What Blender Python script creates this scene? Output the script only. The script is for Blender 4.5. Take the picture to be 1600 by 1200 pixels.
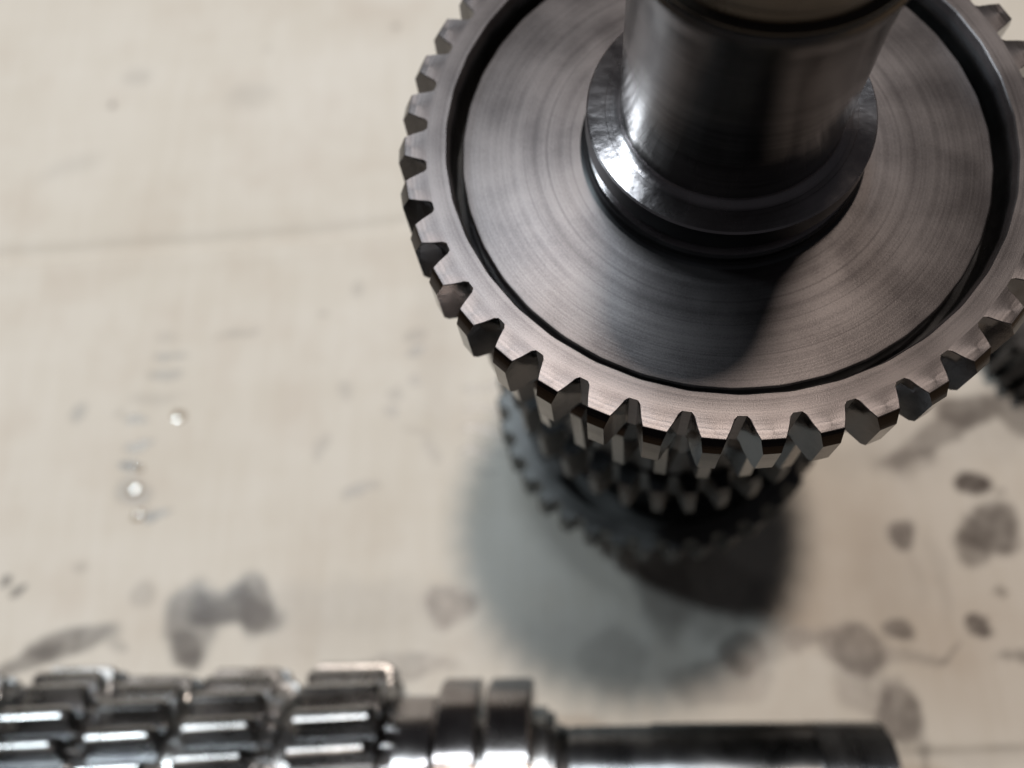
import bpy, math, random
from mathutils import Vector, Matrix, Euler, noise
random.seed(4)
PI = math.pi
S = 0.01                      # all builder numbers are centimetres; S turns them into metres
for o in list(bpy.data.objects): bpy.data.objects.remove(o)
scene = bpy.context.scene
COL = scene.collection

# ------------------------------------------------------------------ camera
cam_d = bpy.data.cameras.new('camera'); cam = bpy.data.objects.new('camera', cam_d); COL.objects.link(cam)
cam.location = (-2.83*S, -9.05*S, 12.8*S); cam.rotation_euler = (0.3503, 0.0688, -0.0188)
cam_d.sensor_width = 36; cam_d.lens = 1405/1600*36
cam_d.clip_start = 0.005; cam_d.clip_end = 20
cam_d.dof.use_dof = True; cam_d.dof.focus_distance = 13.3*S; cam_d.dof.aperture_fstop = 10.0
scene.camera = cam

# ------------------------------------------------------------------ light
w = bpy.data.worlds.new('World'); scene.world = w; w.use_nodes = True
w.node_tree.nodes['Background'].inputs[0].default_value = (0.75, 0.72, 0.78, 1)
w.node_tree.nodes['Background'].inputs[1].default_value = 0.035
def area(name, loc, target, size, size_y, power, color, shape='RECTANGLE'):
    d = bpy.data.lights.new(name, 'AREA'); d.shape = shape; d.size = size*S
    if shape == 'RECTANGLE': d.size_y = size_y*S
    d.energy = power; d.color = color
    o = bpy.data.objects.new(name, d); COL.objects.link(o); o.location = Vector(loc)*S
    o.rotation_euler = (Vector(target)-Vector(loc)).to_track_quat('-Z', 'Y').to_euler()
    return o
area('cool_work_light', (-45, 17, 44), (-3, 0, -4), 7, 5, 1.6, (0.84, 0.95, 1.0))
area('cool_tube_light', (-13, 26, 60), (-6, 0, -8), 24, 4, 1.6, (0.86, 0.95, 1.0))
area('warm_ceiling_light', (17, 60, 300), (0, 0, -8), 26, 26, 66, (1.0, 0.84, 0.71), 'DISK')
scene.view_settings.view_transform = 'Standard'; scene.view_settings.look = 'None'
scene.view_settings.exposure = 0; scene.view_settings.gamma = 1

# ------------------------------------------------------------------ materials
def newmat(name):
    m = bpy.data.materials.new(name); m.use_nodes = True
    nt = m.node_tree; return m, nt, nt.nodes['Principled BSDF']
def N(nt, t, **k):
    n = nt.nodes.new(t)
    for a, b in k.items(): setattr(n, a, b)
    return n
def math_(nt, op, a, b=None, clamp=False):
    n = N(nt, 'ShaderNodeMath', operation=op, use_clamp=clamp)
    for i, v in enumerate((a, b)):
        if v is None: continue
        if hasattr(v, 'links'): nt.links.new(v, n.inputs[i])
        else: n.inputs[i].default_value = v
    return n.outputs[0]
def maprange(nt, v, a, b, c, d):
    n = N(nt, 'ShaderNodeMapRange'); nt.links.new(v, n.inputs[0])
    for i, x in enumerate((a, b, c, d)): n.inputs[i+1].default_value = x
    return n.outputs[0]
def steel(name, base, dark, rough, rvar=0.08, aniso=0.6, ring=0.25, ringfreq=3300, grain=0.12, wet=0.0):
    """turned steel: fine rings about the object's own z axis, oily blotches, a little grain"""
    m, nt, bs = newmat(name); L = nt.links.new
    tc = N(nt, 'ShaderNodeTexCoord'); sp = N(nt, 'ShaderNodeSeparateXYZ'); L(tc.outputs['Object'], sp.inputs[0])
    x, y, z = sp.outputs
    r = math_(nt, 'SQRT', math_(nt, 'ADD', math_(nt, 'MULTIPLY', x, x), math_(nt, 'MULTIPLY', y, y)))
    cb = N(nt, 'ShaderNodeCombineXYZ'); L(r, cb.inputs[0]); L(z, cb.inputs[1])
    n1 = N(nt, 'ShaderNodeTexNoise', noise_dimensions='2D'); L(cb.outputs[0], n1.inputs['Vector']); n1.inputs['Scale'].default_value = ringfreq; n1.inputs['Detail'].default_value = 1
    n2 = N(nt, 'ShaderNodeTexNoise', noise_dimensions='2D'); L(cb.outputs[0], n2.inputs['Vector']); n2.inputs['Scale'].default_value = ringfreq/5; n2.inputs['Detail'].default_value = 2
    n3 = N(nt, 'ShaderNodeTexNoise'); L(tc.outputs['Object'], n3.inputs['Vector']); n3.inputs['Scale'].default_value = 90; n3.inputs['Detail'].default_value = 4
    n4 = N(nt, 'ShaderNodeTexNoise'); L(tc.outputs['Object'], n4.inputs['Vector']); n4.inputs['Scale'].default_value = 5200; n4.inputs['Detail'].default_value = 1
    rings = math_(nt, 'ADD', math_(nt, 'MULTIPLY', n1.outputs[0], 0.6), math_(nt, 'MULTIPLY', n2.outputs[0], 0.8))
    h = math_(nt, 'ADD', rings, math_(nt, 'MULTIPLY', n4.outputs[0], grain*3))
    if wet:                                           # beads and ripples of thin oil
        n7 = N(nt, 'ShaderNodeTexNoise'); L(tc.outputs['Object'], n7.inputs['Vector']); n7.inputs['Scale'].default_value = 420; n7.inputs['Detail'].default_value = 3
        h = math_(nt, 'ADD', h, math_(nt, 'MULTIPLY', n7.outputs[0], wet))
    bp = N(nt, 'ShaderNodeBump'); bp.inputs['Strength'].default_value = ring; bp.inputs['Distance'].default_value = 0.00006
    L(h, bp.inputs['Height']); L(bp.outputs[0], bs.inputs['Normal'])
    mx = N(nt, 'ShaderNodeMix', data_type='RGBA'); mx.inputs[6].default_value = (*dark, 1); mx.inputs[7].default_value = (*base, 1)
    f = math_(nt, 'ADD', maprange(nt, n3.outputs[0], 0.35, 0.65, 0.25, 0.9), math_(nt, 'MULTIPLY', math_(nt, 'SUBTRACT', rings, 0.7), 1.1), True)
    f = math_(nt, 'ADD', f, math_(nt, 'MULTIPLY', math_(nt, 'SUBTRACT', n4.outputs[0], 0.5), grain*9), True)
    n5 = N(nt, 'ShaderNodeTexNoise', noise_dimensions='2D'); L(cb.outputs[0], n5.inputs['Vector']); n5.inputs['Scale'].default_value = 1500; n5.inputs['Detail'].default_value = 3
    n6 = N(nt, 'ShaderNodeTexNoise'); L(tc.outputs['Object'], n6.inputs['Vector']); n6.inputs['Scale'].default_value = 45
    ln = math_(nt, 'MULTIPLY', maprange(nt, n5.outputs[0], 0.58, 0.66, 0, 0.4), maprange(nt, n6.outputs[0], 0.4, 0.6, 0, 1))
    f = math_(nt, 'SUBTRACT', f, ln, True)
    L(f, mx.inputs[0]); L(mx.outputs[2], bs.inputs['Base Color'])
    bs.inputs['Metallic'].default_value = 1
    rr = maprange(nt, n3.outputs[0], 0.3, 0.7, rough-rvar, rough+rvar)
    L(rr, bs.inputs['Roughness'])
    bs.inputs['Anisotropic'].default_value = aniso; bs.inputs['Anisotropic Rotation'].default_value = 0.25
    tg = N(nt, 'ShaderNodeTangent', direction_type='RADIAL', axis='Z'); L(tg.outputs[0], bs.inputs['Tangent'])
    return m
M_face  = steel('turned_gear_face_steel', (0.158,0.148,0.152), (0.080,0.074,0.077), 0.42, 0.025, 0.35, 0.5, 2300, 0.16)
M_tooth = steel('ground_tooth_steel', (0.075,0.066,0.065), (0.04,0.036,0.035), 0.13, 0.04, 0.0, 0.15, 3300, 0.10)
M_seat  = steel('oily_bearing_seat_steel', (0.085,0.072,0.06), (0.03,0.027,0.025), 0.24, 0.08, 0.5, 0.2, 1500, 0.03)
M_land  = steel('worn_tooth_land_steel', (0.125,0.12,0.112), (0.055,0.052,0.048), 0.16, 0.05, 0.0, 0.2, 2300, 0.08)
M_stub  = steel('oily_stub_steel', (0.34,0.34,0.35), (0.14,0.14,0.145), 0.30, 0.08, 0.6, 0.25, 1500, 0.03)
M_shaft = steel('polished_shaft_steel', (0.32,0.315,0.30), (0.13,0.125,0.12), 0.14, 0.04, 0.8, 0.16, 1500, 0.02)
M_collar= steel('oiled_collar_steel', (0.50,0.475,0.49), (0.32,0.30,0.31), 0.27, 0.08, 0.88, 0.6, 900, 0.03, wet=1.6)
M_dark  = steel('dark_blued_steel', (0.12,0.125,0.13), (0.06,0.06,0.065), 0.33, 0.06, 0.3, 0.2, 1500, 0.03)
M_lower = steel('dull_blue_grey_steel', (0.20,0.203,0.203), (0.12,0.121,0.122), 0.5, 0.06, 0.2, 0.25, 1500, 0.05)
M_lie   = steel('oily_bright_steel', (0.52,0.52,0.53), (0.30,0.295,0.29), 0.29, 0.07, 0.3, 0.15, 1200, 0.02)
M_ring  = steel('worn_steel_ring', (0.42,0.40,0.40), (0.22,0.20,0.20), 0.24, 0.06, 0.6, 0.2, 1500, 0.03)

def cardboard_mat():
    m, nt, bs = newmat('stained_cardboard'); L = nt.links.new
    tc = N(nt, 'ShaderNodeTexCoord'); P = tc.outputs['Object']
    def noi(scale, det=3, stretch=None):
        n = N(nt, 'ShaderNodeTexNoise'); n.inputs['Scale'].default_value = scale; n.inputs['Detail'].default_value = det
        if stretch:
            mp = N(nt, 'ShaderNodeMapping'); mp.inputs['Scale'].default_value = stretch; L(P, mp.inputs[0]); L(mp.outputs[0], n.inputs['Vector'])
        else: L(P, n.inputs['Vector'])
        return n.outputs[0]
    big = noi(14, 4); fib = noi(260, 3, (1, 0.12, 1)); fine = noi(2500, 2); cor = noi(90, 2, (0.15, 1, 1))
    mx = N(nt, 'ShaderNodeMix', data_type='RGBA'); mx.inputs[6].default_value = (0.565,0.54,0.49,1); mx.inputs[7].default_value = (0.645,0.632,0.60,1)
    f = math_(nt, 'ADD', maprange(nt, big, 0.3, 0.7, 0.1, 0.7), math_(nt, 'MULTIPLY', math_(nt, 'SUBTRACT', fib, 0.5), 0.8), True)
    f = math_(nt, 'ADD', f, math_(nt, 'MULTIPLY', math_(nt, 'SUBTRACT', cor, 0.5), 0.5), True)
    L(f, mx.inputs[0])
    at = N(nt, 'ShaderNodeAttribute', attribute_name='oil'); oil = at.outputs['Fac']  # oil stains, with some painted shade near the shafts
    grime = maprange(nt, noi(34, 5), 0.50, 0.80, 0.0, 0.26)
    mg = N(nt, 'ShaderNodeMix', data_type='RGBA'); mg.inputs[7].default_value = (0.36,0.27,0.20,1); L(grime, mg.inputs[0]); L(mx.outputs[2], mg.inputs[6]); mx = mg
    m2 = N(nt, 'ShaderNodeMix', data_type='RGBA'); m2.inputs[7].default_value = (0.078,0.066,0.060,1)
    L(oil, m2.inputs[0]); L(mx.outputs[2], m2.inputs[6]); L(m2.outputs[2], bs.inputs['Base Color'])
    L(maprange(nt, oil, 0.0, 0.5, 0.75, 0.30), bs.inputs['Roughness'])
    L(maprange(nt, oil, 0.0, 0.4, 0.15, 0.5), bs.inputs['Specular IOR Level'])
    bp = N(nt, 'ShaderNodeBump'); bp.inputs['Strength'].default_value = 0.35; bp.inputs['Distance'].default_value = 0.0003
    L(math_(nt, 'ADD', fib, math_(nt, 'MULTIPLY', fine, 0.5)), bp.inputs['Height']); L(bp.outputs[0], bs.inputs['Normal'])
    return m
M_card = cardboard_mat()
def simple(name, col, rough, noise_scale=40, var=0.3, metallic=0, spec=0.5):
    m, nt, bs = newmat(name)
    tc = N(nt, 'ShaderNodeTexCoord'); n = N(nt, 'ShaderNodeTexNoise'); nt.links.new(tc.outputs['Object'], n.inputs['Vector']); n.inputs['Scale'].default_value = noise_scale
    mx = N(nt, 'ShaderNodeMix', data_type='RGBA'); mx.inputs[6].default_value = (*[c*(1-var) for c in col], 1); mx.inputs[7].default_value = (*[min(1, c*(1+var)) for c in col], 1)
    nt.links.new(n.outputs[0], mx.inputs[0]); nt.links.new(mx.outputs[2], bs.inputs['Base Color'])
    bs.inputs['Roughness'].default_value = rough; bs.inputs['Metallic'].default_value = metallic; bs.inputs['Specular IOR Level'].default_value = spec
    return m
M_bench = simple('worn_bench_top', (0.22,0.17,0.12), 0.7)
M_drop = simple('gear_oil', (0.33,0.29,0.24), 0.06, 200, 0.1, 0, 0.6)

# ------------------------------------------------------------------ helpers
def mesh(name, verts, faces, mat, sharp=35):
    me = bpy.data.meshes.new(name); me.from_pydata([tuple(c*S for c in v) for v in verts], [], faces)
    me.materials.append(mat); me.validate(); me.shade_smooth(); me.set_sharp_from_angle(angle=math.radians(sharp)); me.update()
    return me
def obj(name, me, parent=None, rotz=0, **props):
    o = bpy.data.objects.new(name, me); COL.objects.link(o)
    if parent: o.parent = parent
    o.rotation_euler = (0, 0, rotz)
    for k, v in props.items(): o[k] = v
    return o
def thing(name, label, cat, loc=(0,0,0), rot=(0,0,0), group=None):
    o = bpy.data.objects.new(name, None); COL.objects.link(o); o.empty_display_size = .01
    o.location = Vector(loc)*S; o.rotation_euler = rot
    o['label'] = label; o['category'] = cat
    if group: o['group'] = group
    return o
def lathe(name, prof, mat, seg=160, sharp=28, closed=False):
    """prof: list of (r, z) going round the outside from top to bottom"""
    v, f, n = [], [], len(prof)
    for r, z in prof:
        for k in range(seg):
            a = 2*PI*k/seg; v.append((r*math.cos(a), r*math.sin(a), z))
    m = n if closed else n-1
    for i in range(m):
        j = (i+1) % n
        for k in range(seg):
            k2 = (k+1) % seg; f.append((i*seg+k, j*seg+k, j*seg+k2, i*seg+k2))
    if not closed:
        f.append(tuple(range(seg))); f.append(tuple(reversed(range((n-1)*seg, n*seg))))
    return mesh(name, v, f, mat, sharp)

def gear_part(parent, N_, root, tip, hwr, hwt, z0, thick, mat_body, mat_tooth, bore_prof=None, phase=0, helix=0.0,
              cham=0.28, chamr=0.14, name='gear', mid=None, joined=False, label=None, crown=0.0):
    """gear wheel from z0 (top) down; bore_prof = [(r,z)...] from the rim's top face inward.
       The rim wall follows the tooth roots, so each tooth butts onto it."""
    z1 = z0-thick; zs = [z0, z1]
    aw = hwr/root; pitch = 2*PI/N_
    angs = []
    for k in range(N_):
        c = phase+k*pitch
        angs += [c-aw, c+aw]
        gap = pitch-2*aw
        angs += [c+aw+gap*t for t in (1/3, 2/3)]
    n = len(angs); v = []; f = []
    for z in zs:
        for a in angs:
            a2 = a+helix*(z0-z); v.append((root*math.cos(a2), root*math.sin(a2), z))
    for k in range(n):
        k2 = (k+1) % n
        f.append((k, n+k, n+k2, k2))
    # rings inward on the top, then bottom ring
    prev = 0
    rings = bore_prof or [(root*0.5, z0)]
    for (r, z) in rings:
        base = len(v)
        for a in angs: v.append((r*math.cos(a), r*math.sin(a), z))
        for k in range(n):
            k2 = (k+1) % n; f.append((prev+k, prev+k2, base+k2, base+k))
        prev = base
    base = len(v); r = rings[-1][0]
    for a in angs: v.append((r*math.cos(a), r*math.sin(a), z1))
    for k in range(n):
        k2 = (k+1) % n
        f.append((prev+k, prev+k2, base+k2, base+k)); f.append((base+k, base+k2, n+k2, n+k))
    gm = mesh(name, v, f, mat_body, 25); gm.materials.append(M_dark)
    if len(rings) > 4:                                # groove walls and floor take the darker steel
        for pl in gm.polygons:
            c = pl.center
            if c.z/S < z0-0.2 and 4.47 < math.hypot(c.x, c.y)/S < 4.64: pl.material_index = 1
    g = obj(name, gm, parent)
    if label: g['label'] = label
    # one tooth
    def hw(r): 
        t = (r-root)/(tip-root)
        return hwr*0.95+(hwt-hwr*0.95)*t
    def ring(z, tr, inset=0.0):
        rs = [root, root+(tip-root)*0.10, root+(tip-root)*0.45, tr]
        hs = [hwr, hw(rs[1])-inset, hw(rs[2])-inset+0.02*hwr, hw(tr)-inset]
        pts = [(r, -h) for r, h in zip(rs, hs)]
        if crown:
            for q in (-.75, -.4, 0, .4, .75): pts.append((tr+crown*(1-q*q), hs[-1]*q))
        pts += [(r, h) for r, h in reversed(list(zip(rs, hs)))]
        out = []
        for r, t in pts:
            a = t/r if r > root else t/root
            a += helix*(z0-z); out.append((r*math.cos(a), r*math.sin(a), z))
        return out
    e = 0.012
    levels = [(z0, tip-chamr-e, e), (z0-e, tip-chamr, 0), (z0-cham, tip, 0), (z1+0.10, tip, 0), (z1+0.012, tip-0.07, 0), (z1, tip-0.08, e)]
    tv, tf = [], []
    for z, tr, ins in levels: tv += ring(z, tr, ins)
    m = 13 if crown else 8
    for i in range(len(levels)-1):
        for k in range(m-1):
            tf.append((i*m+k, (i+1)*m+k, (i+1)*m+k+1, i*m+k+1))
    tf.append(tuple(range(m))); L_ = (len(levels)-1)*m; tf.append(tuple(reversed(range(L_, L_+m))))
    if joined:
        jv, jf = [], []
        for k in range(N_):
            a = phase+k*pitch; c, s = math.cos(a), math.sin(a); b = len(jv)
            jv += [(x*c-y*s, x*s+y*c, z) for x, y, z in tv]; jf += [tuple(i+b for i in q) for q in tf]
        obj('teeth', mesh('teeth', jv, jf, mat_tooth, 25), g)
    else:
        tm = mesh('tooth', tv, tf, mat_tooth, 25)
        tm.materials.append(mat_body); tm.materials.append(M_land if mat_tooth is M_tooth else mat_tooth)
        for pl in tm.polygons:
            if pl.normal.z > 0.55: pl.material_index = 1
            elif math.hypot(pl.center.x, pl.center.y) > (tip-0.05)*S and abs(pl.normal.z) < 0.3: pl.material_index = 2
        for k in range(N_):
            t = obj('tooth', tm, g, phase+k*pitch)
    return g

# ------------------------------------------------------------------ surface
STAINS_AND_SHADE = [(-15.43, -5.96, 0.97, 1.29, 0, 0.5), (-14.38, -5.58, 1.29, 0.71, 0, 0.5), (-13.42, -5.5, 0.64, 1.07, 0, 0.5), (-15.55, -6.88, 0.56, 0.6, 0, 0.5), (-19.49, -6.54, 1.61, 0.43, 12, 0.5), (-20.91, -7.16, 1.39, 0.3, 25, 0.45), (-6.91, -5.67, 0.86, 0.69, 0, 0.55), (-10.3, -5.58, 3.22, 0.75, 0, 0.14), (-9.83, -6.71, 3.43, 0.64, 0, 0.08), (-22.07, -4.42, 0.19, 0.17, 0, 0.6), (-21.56, -4.76, 0.19, 0.17, 0, 0.6), (10.4, -2.23, 0.6, 0.47, 0, 0.75), (7.97, -3.88, 0.52, 0.52, 0, 0.65), (10.74, -3.82, 0.94, 0.86, 0, 0.6), (10.01, -4.32, 0.56, 0.69, 0, 0.45), (7.23, -6.83, 0.47, 0.36, 0, 0.6), (9.79, -6.79, 0.34, 0.28, 0, 0.65), (4.17, -7.04, 0.58, 0.36, 0, 0.5), (5.74, -7.37, 1.07, 0.73, -20, 0.6), (7.06, -7.65, 1.5, 0.26, 0, 0.3), (5.96, -8.51, 0.77, 0.94, 30, 0.35), (6.88, -9.32, 0.64, 0.9, 0, 0.6), (9.22, -0.76, 2.15, 0.47, 30, 0.4), (10.78, 0.3, 1.07, 0.6, 0, 0.55), (8.58, -1.45, 0.9, 0.52, 10, 0.3), (12.34, 0.24, 0.73, 0.94, 0, 0.45), (2.39, -7.39, 0.86, 0.64, 0, 0.5), (11.13, -2.68, 0.26, 0.17, 0, 0.3), (8.85, -5.19, 0.3, 1.29, 0, 0.12), (8.13, -4.77, 0.26, 1.29, 0, 0.1), (7.07, -5.14, 0.86, 1.72, 0, 0.07), (10.9, -7.68, 0.86, 0.26, 0, 0.4), (8.64, -7.44, 0.64, 0.11, 35, 0.3), (7.41, -10.08, 0.21, 1.29, 0, 0.3), (8.56, -0.96, 1.5, 1.07, 0, 0.12), (6.83, -1.34, 1.29, 0.64, 0, 0.1), (10.5, -5.84, 0.26, 0.17, 0, 0.35), (11.67, 0.04, 1.93, 1.29, 0, 0.15), (-17.38, 4.36, 0.43, 0.13, 0, 0.12), (-17.22, 3.58, 0.69, 0.17, 0, 0.32), (-17.43, 2.76, 0.6, 0.17, 0, 0.3), (-17.57, 1.92, 0.86, 0.19, 0, 0.14), (-18.18, 1.07, 0.39, 0.19, 0, 0.4), (-18.13, 0.19, 0.52, 0.19, 0, 0.4), (-18.3, -0.67, 0.39, 0.24, 0, 0.75), (-18.07, -1.56, 0.73, 0.47, 0, 0.3), (-17.14, -2.27, 0.56, 0.17, 0, 0.5), (-14.7, 4.25, 0.86, 0.19, 5, 0.22), (-20.35, 1.36, 0.24, 0.43, -20, 0.3), (-18.89, 1.47, 0.3, 0.19, 0, 0.15), (-5.54, 1.94, 0.73, 0.11, 0, 0.32), (-5.66, 1.03, 0.73, 0.13, 0, 0.38), (-5.67, 0.17, 0.77, 0.17, 0, 0.38), (-5.79, -0.52, 0.9, 0.13, 0, 0.38), (-5.57, -1.37, 0.34, 0.13, 0, 0.3), (-8.26, 3.99, 0.34, 0.21, 0, 0.28), (-8.13, 3.38, 0.28, 0.24, -40, 0.4), (-8.22, 2.18, 0.21, 0.13, 0, 0.3), (-8.84, 1.79, 0.3, 0.21, 0, 0.25), (-8.95, 1.01, 0.28, 0.3, 0, 0.35), (-7.96, 0.26, 0.56, 0.11, -25, 0.15), (-7.57, -0.45, 0.17, 0.43, 20, 0.25), (-11.35, -0.08, 0.26, 0.47, 0, 0.2), (-10.03, -1.84, 0.6, 0.19, 12, 0.35), (-10.71, 1.87, 0.3, 0.39, 0, 0.18), (-10.34, 5.75, 0.26, 0.3, 0, 0.18), (-11.38, 4.86, 0.19, 0.19, 0, 0.18), (-19.66, -3.95, 0.26, 0.21, 0, 0.2), (-17.17, -5.09, 0.47, 0.34, 0, 0.2), (-17.83, -6.72, 0.47, 0.21, 0, 0.25), (-20.89, 15.05, 0.19, 0.17, 0, 0.55), (-20.13, 16.35, 0.56, 0.28, 20, 0.14), (-15.23, 14.96, 0.94, 0.6, 0, 0.1), (-14.83, 17.36, 0.21, 0.17, 0, 0.1), (-22.37, 12.04, 1.29, 0.43, 20, 0.08), (-9.21, 18.08, 0.21, 0.19, 0, 0.25), (-7.44, 4.0, 0.64, 4.29, 0, 0.05), (-3.62, -7.06, 2.58, 0.86, 0, 0.12), (9.01, -10.55, 2.58, 0.26, 0, 0.1), (1.36, -5.59, 1.93, 1.29, 0, 0.25), (3.31, -6.24, 0.64, 1.29, 0, 0.2), (0.2, -5.4, 0.9, 1.6, 0, 0.3), (1.6, -8.2, 1.6, 0.7, 0, 0.3), (-1.6, -7.6, 1.0, 1.0, 0, 0.2), (-8.2, -7.6, 1.6, 0.35, 0, 0.35), (-13.95, -5.75, 1.6, 0.55, -5, 0.5)]  # oil stains; those just below the standing shaft also paint in its shade
def stain_shade_at(x, y):
    wx = x+0.32*noise.noise(Vector((x*0.9, y*0.9, 3)))+0.08*noise.noise(Vector((x*3.5, y*3.5, 9)))
    wy = y+0.32*noise.noise(Vector((x*0.9, y*0.9, 13)))+0.08*noise.noise(Vector((x*3.5, y*3.5, 19)))
    keep = 1.0
    for sx, sy, rx, ry, a, s in ST:
        dx, dy = wx-sx, wy-sy
        if abs(dx) > 2.2*max(rx, ry) or abs(dy) > 2.2*max(rx, ry): continue
        c, sn = a
        u = (dx*c+dy*sn)/rx; v_ = (-dx*sn+dy*c)/ry
        d = math.sqrt(u*u+v_*v_)
        edge = 0.6 if s < 0.2 else 0.22
        t = (1+edge-d)/(2*edge); t = 0 if t < 0 else 1 if t > 1 else t*t*(3-2*t)
        if t: keep *= 1-s*t*(1.0+0.25*noise.noise(Vector((x*2.5, y*2.5, s*50))))
    return 1-keep
ST = [(a, b, c, d, (math.cos(math.radians(e)), math.sin(math.radians(e))), min(.92, f*1.3)) for a, b, c, d, e, f in STAINS_AND_SHADE]
def crease(x, y):
    h = 0
    yc = 7.96+(x+24.57)*0.5/15.6+0.05*math.sin(x*0.5)+0.12*noise.noise(Vector((x*.3, 0, 5)))
    d = y-yc
    h -= 0.22*math.exp(-(d/0.36)**2)
    h += 0.05*math.exp(-((d+0.55)/0.5)**2)
    yc2 = -10.15+0.02*(x-10)
    d = yc2-y
    t = min(1, max(0, d/0.25)); h -= 0.16*t*t*(3-2*t)
    h += 0.10*noise.noise(Vector((x*0.12, y*0.12, 0)))+0.02*noise.noise(Vector((x*0.5, y*0.3, 7)))
    return h
def build_cardboard():
    xs = [-60, -50, -40, -34]+[-30+0.11*i for i in range(455)]+[24, 30, 38]
    ys = [-34, -26, -20]+[-15+0.11*i for i in range(373)]+[30, 38, 46]
    v, f, oil = [], [], []
    nx = len(xs)
    for y in ys:
        for x in xs:
            v.append((x, y, -17+crease(x, y))); oil.append(stain_shade_at(x, y))
    for j in range(len(ys)-1):
        for i in range(nx-1):
            a = j*nx+i; f.append((a, a+1, a+nx+1, a+nx))
    # thickness: skirt and underside
    per = [i for i in range(nx)]+[j*nx+nx-1 for j in range(1, len(ys))]+[(len(ys)-1)*nx+i for i in range(nx-2, -1, -1)]+[j*nx for j in range(len(ys)-2, 0, -1)]
    b = len(v)
    for p in per: v.append((v[p][0], v[p][1], -17.45)); oil.append(0)
    n = len(per)
    for k in range(n): f.append((per[k], b+k, b+(k+1) % n, per[(k+1) % n]))
    f.append(tuple(reversed(range(b, b+n))))
    me = mesh('cardboard_sheet', v, f, M_card, 60)
    at = me.attributes.new('oil', 'FLOAT', 'POINT'); at.data.foreach_set('value', oil)
    return obj('cardboard_sheet', me, None, label='large flat sheet of oil-stained pale cardboard lying under all the gear shafts', category='cardboard')
build_cardboard()
bv = [(-120,-90,-17.5),(110,-90,-17.5),(110,110,-17.5),(-120,110,-17.5)]; bv += [(x, y, -21) for x, y, z in bv]
bench = obj('bench_top', mesh('bench_top', bv, [(0,1,2,3),(7,6,5,4),(0,4,5,1),(1,5,6,2),(2,6,7,3),(3,7,4,0)], M_bench), None, kind='structure')

def droplet(x, y, rx, ry, rot, label, h=0.03):
    rings, seg = 8, 28; v, f = [], []
    for i in range(rings+1):
        t = i/rings
        for k in range(seg):
            a = 2*PI*k/seg; wob = 1+0.08*math.sin(2*a+x)+0.05*math.sin(3*a+y)
            px, py = rx*t*wob*math.cos(a), ry*t*wob*math.sin(a)
            c, s = math.cos(rot), math.sin(rot)
            qx, qy = px*c-py*s, px*s+py*c; v.append((qx, qy, .02+h*(1-t**2)-.022*qx-.022*qy))
    for k in range(seg):
        x_, y_, _ = v[rings*seg+k]; v.append((x_*1.08, y_*1.08, -.02))
    for i in range(rings+1):
        for k in range(seg):
            k2 = (k+1) % seg; f.append((i*seg+k, (i+1)*seg+k, (i+1)*seg+k2, i*seg+k2))
    o = obj('oil_drop', mesh('oil_drop', v, f, M_drop, 80), None, label=label, category='oil drop', group='oil drops in a column on the cardboard')
    o.location = Vector((x, y, -17+crease(x, y)+0.006))*S
droplet(-16.66, 1.2, .25, .25, 0, 'bright oil drop furthest up the column of tooth prints, set to its right', .012)
droplet(-17.88, -.69, .16, .14, 0, 'smallest dull oil drop, just below the upper bright one beside a dark smudge', .02)
droplet(-17.97, -1.45, .27, .25, 0, 'roundest bright oil drop, between the small dull drop and the lowest drop', .012)
droplet(-17.74, -2.36, .22, .20, .5, 'lowest oil drop of the column, with a dark dash to its right', .014)

# ------------------------------------------------------------------ standing gear shaft
V = thing('standing_gear_shaft', 'upright steel gear shaft with a big sharply focused gear, standing on the cardboard', 'gear shaft', (0, 0, -17))
core = bpy.data.objects.new('shaft', None)
O = 17.0   # heights below are measured from the gear's top face; the thing's base is 17 cm lower
def up(prof): return [(r, z+O) for r, z in prof]
seat = [(0.9,14.4),(1.60,14.4),(1.7,14.3),(1.72,6.1),(1.86,6.0),(1.88,4.72),(1.84,4.66),(1.74,4.6),(1.74,4.40),(1.84,4.34),(1.84,4.31),(1.0,4.31)]
obj('bearing_seat', lathe('bearing_seat', up(seat), M_seat, 192), V)
upper = [(1.0,4.30),(1.80,4.30),(1.86,4.27),(1.89,4.20),(1.87,4.05),(1.79,3.80),(1.79,3.42),(1.775,3.38),(1.775,1.15),(1.76,.9),(1.765,.73)]
for i in range(9):                                   # fillet running out onto the collar
    t = i/8*PI/2; upper.append((1.765+0.15*(1-math.cos(t)), .73-0.128*math.sin(t)))
upper += [(1.917,.5)]
sm = lathe('shaft', up(upper), M_shaft, 192); sm.materials.append(M_collar)
for pl in sm.polygons:
    if pl.center.z < (O+.80)*S: pl.material_index = 1
obj('shaft', sm, V)
collar = [(1.915,.55),(1.918,.598),(1.99,.599),(2.0,.606),(2.03,.607),(2.27,.595),(2.30,.565),(2.31,.20),(2.28,.16),(2.17,.13),(2.17,-.10),(2.27,-.13),(2.31,-.18),(2.31,-.30),(2.34,-.36),(2.40,-.405),(2.40,-.7)]
cm = lathe('collar', up(collar), M_collar, 192, 20); cm.materials.append(M_dark)
for pl in cm.polygons:
    if pl.center.z < (O+.54)*S and abs(pl.normal.z) < .9: pl.material_index = 1
obj('collar', cm, V)
web = [(4.655,0+O-.0),(4.65,O-.02)]
bore = [(4.675,O),(4.655,O-.02),(4.625,O-.16),(4.60,O-1.05),(4.50,O-1.08),(4.45,O-1.0),(4.45,O-.46),(4.445,O-.435),(4.42,O-.41),(4.38,O-.40),(2.36,O-.40)]
PH = 2.7321+PI/39
gear_part(V, 39, 5.0, 5.52, .335, .135, O, 1.2, M_face, M_tooth, bore, PH, .006, name='helical_gear', label='large turned gear with a recessed face and a dark groove')
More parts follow.
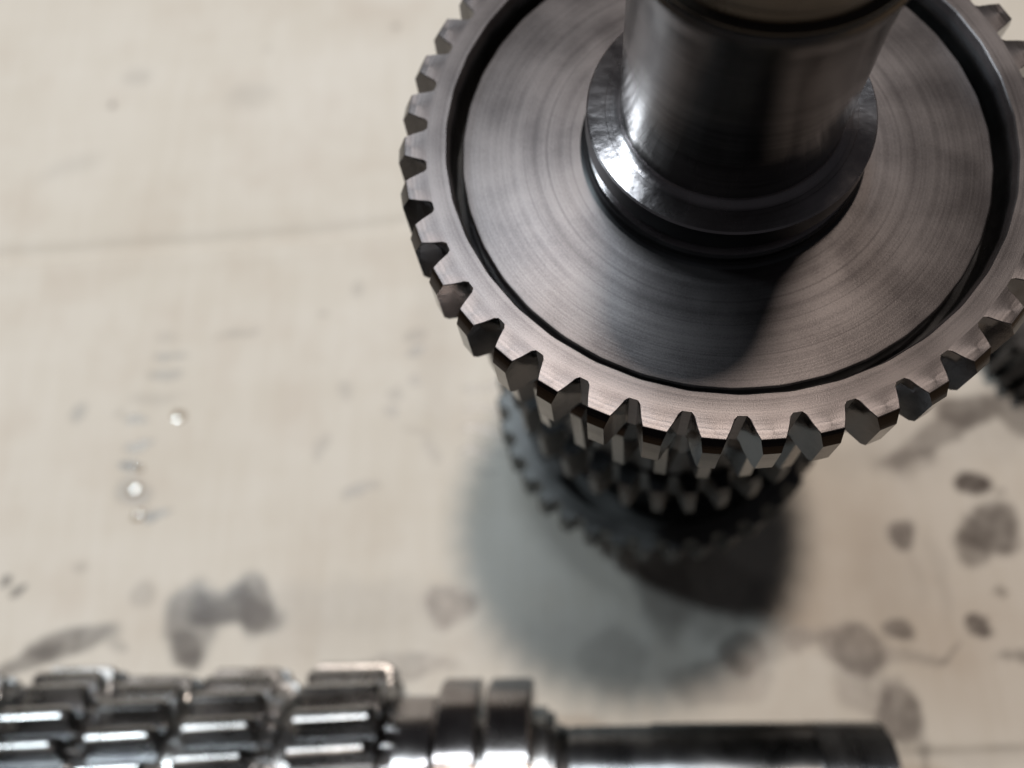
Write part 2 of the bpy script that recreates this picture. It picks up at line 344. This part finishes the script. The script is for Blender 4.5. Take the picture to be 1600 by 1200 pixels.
neck = [(3.0,-1.1),(4.25,-1.15),(4.25,-1.95),(3.0,-2.0)]
obj('spacer', lathe('spacer', up(neck), M_dark, 96), V)
gear_part(V, 39, 4.45, 4.95, .29, .11, O-1.95, 2.1, M_dark, M_tooth, [(3.0,O-1.95)], PH+.04, .012, name='helical_gear', label='second helical gear, close beneath the big one')
obj('spacer', lathe('spacer', up([(2.5,-4.0),(4.0,-4.06),(3.8,-8.1),(2.5,-8.15)]), M_dark, 96), V)
gear_part(V, 34, 3.85, 4.4, .26, .11, O-8.2, 1.6, M_dark, M_lower, [(2.5,O-8.2)], .1, .02, name='toothed_ring', label='narrow blurred toothed ring halfway down')
obj('spacer', lathe('spacer', up([(2.5,-9.75),(3.5,-9.82),(3.5,-12.95),(2.5,-13.0)]), M_dark, 96), V)
gear_part(V, 36, 4.55, 4.9, .27, .14, O-12.9, 1.7, M_lower, M_lower, [(4.15,O-12.9),(4.1,O-13.0),(4.05,O-14.5),(2.2,O-14.5)], .03, 0, name='toothed_ring', label='lowest blue-grey toothed ring nearest the cardboard', cham=.12, chamr=.06)
obj('shaft_end', lathe('shaft_end', up([(1.2,-14.2),(2.5,-14.3),(2.5,-16.2),(2.0,-16.3),(2.0,-16.9),(1.9,-17.0)]), M_dark, 96), V)

# ------------------------------------------------------------------ lying gear shaft (local z runs along the shaft, left to right)
ax0 = Vector((-4.7, -10.4, -14.0)); axd = Vector((1, -0.0155, 0)).normalized()
rotq = axd.to_track_quat('Z', 'Y'); 
Lg = thing('lying_gear_shaft', 'gear shaft lying on its side, blurred, with bright oily spur gears at its left', 'gear shaft', (-4.7, -10.75, -14.0), rotq.to_euler())
def xl(x): return x+4.7       # x in the scene -> z on the shaft
def rod(name, prof, mat, seg=72, **k): return obj(name, lathe(name, [(r, xl(x)) for r, x in prof][::-1], mat, seg), Lg, **k)
rod('shaft', [(1.2,-27),(1.9,-26.9),(1.9,-3.7),(1.55,-3.6)], M_lie)
def lgear(x0, x1, root, tip, n, ph, lab):
    gear_part(Lg, n, root, tip, root*2*PI/n*.35, root*2*PI/n*.25, xl(x1), x1-x0, M_dark, M_lie, [(root*.55, xl(x1))], ph, .018, name='spur_gear', label=lab, cham=.16, chamr=.10, crown=.045)
lgear(-18.15,-16.3, 2.38, 3.0, 21, .02, 'leftmost spur gear, cut by the picture edge')
lgear(-15.75,-13.9, 2.12, 2.75, 19, .09, 'slightly smaller spur gear, second from the left')
lgear(-13.15,-11.25, 2.31, 2.95, 21, .12, 'third spur gear, with a very bright top tooth')
lgear(-10.25,-8.1, 2.41, 3.05, 21, .05, 'rightmost and widest spur gear')
lgear(-21.6,-19.6, 2.2, 2.8, 22, .05, 'spur gear beyond the left edge')
def dog(x0, x1, root, tip, n):
    gear_part(Lg, n, root, tip, root*2*PI/n*.33, root*2*PI/n*.10, xl(x1), x1-x0, M_dark, M_lie, [(root*.6, xl(x1))], 0, 0, name='dog_ring', cham=.25, chamr=.12, joined=True)
dog(-16.3,-15.9, 2.1, 2.45, 36); dog(-11.25,-10.85, 2.2, 2.6, 36)
rod('journal', [(1.7,-8.12),(2.15,-8.05),(2.2,-7.95),(2.2,-6.75),(2.1,-6.65),(1.7,-6.64)], M_ring)
rod('retaining_ring', [(1.7,-6.62),(2.60,-6.58),(2.67,-6.5),(2.67,-5.56),(2.60,-5.5),(1.7,-5.49)], M_ring, label='left of the pair of wide plain rings')
rod('retaining_ring', [(1.7,-5.32),(2.60,-5.28),(2.67,-5.2),(2.67,-4.16),(2.60,-4.08),(1.7,-4.07)], M_ring, label='right of the pair of wide plain rings')
sp = [(1.2,-4.0),(1.75,-3.95),(1.75,-3.5),(1.45,-3.4),(1.35,-3.1),(1.38,-3.0),(1.40,-.9),(1.45,-.8),(1.47,3.3)]
x = 3.35
while x < 5.2:
    sp += [(1.49,x),(1.41,x+.06),(1.49,x+.12)]; x += .12
sp += [(1.49,5.22),(1.38,5.34),(0.7,5.35)]
rod('threaded_stub', sp, M_stub, 96, label='dark plain end of the shaft, finely threaded at its right tip')
# small raised key on top of the stub
kv = [(-.28,1.35,xl(-.5)),(.28,1.35,xl(-.5)),(.28,1.35,xl(.8)),(-.28,1.35,xl(.8)),(-.22,1.60,xl(-.4)),(.22,1.60,xl(-.4)),(.22,1.60,xl(.65)),(-.22,1.60,xl(.65))]
km = mesh('key', kv, [(0,1,2,3),(7,6,5,4),(0,4,5,1),(1,5,6,2),(2,6,7,3),(3,7,4,0)], M_ring)
key = obj('key', km, Lg)
KEY_TARGET = Vector((0, 0.03, 1)).normalized()
inv = rotq.to_matrix().inverted(); d = inv @ KEY_TARGET
key.rotation_euler = (0, 0, math.atan2(d.y, d.x)-PI/2)

# ------------------------------------------------------------------ dark wheel at the right edge
Wt = thing('loose_gear_wheel', 'black gear wheel lying flat, its dark rim peeking out behind the big gear', 'gear', (14.5, 3.3, -17.0))
gear_part(Wt, 36, 3.0, 3.45, .19, .09, 2.2, 2.15, M_dark, M_dark, [(1.6, 2.2)], 0, 0, name='gear_wheel', joined=True)
scene.cycles.use_denoising = True
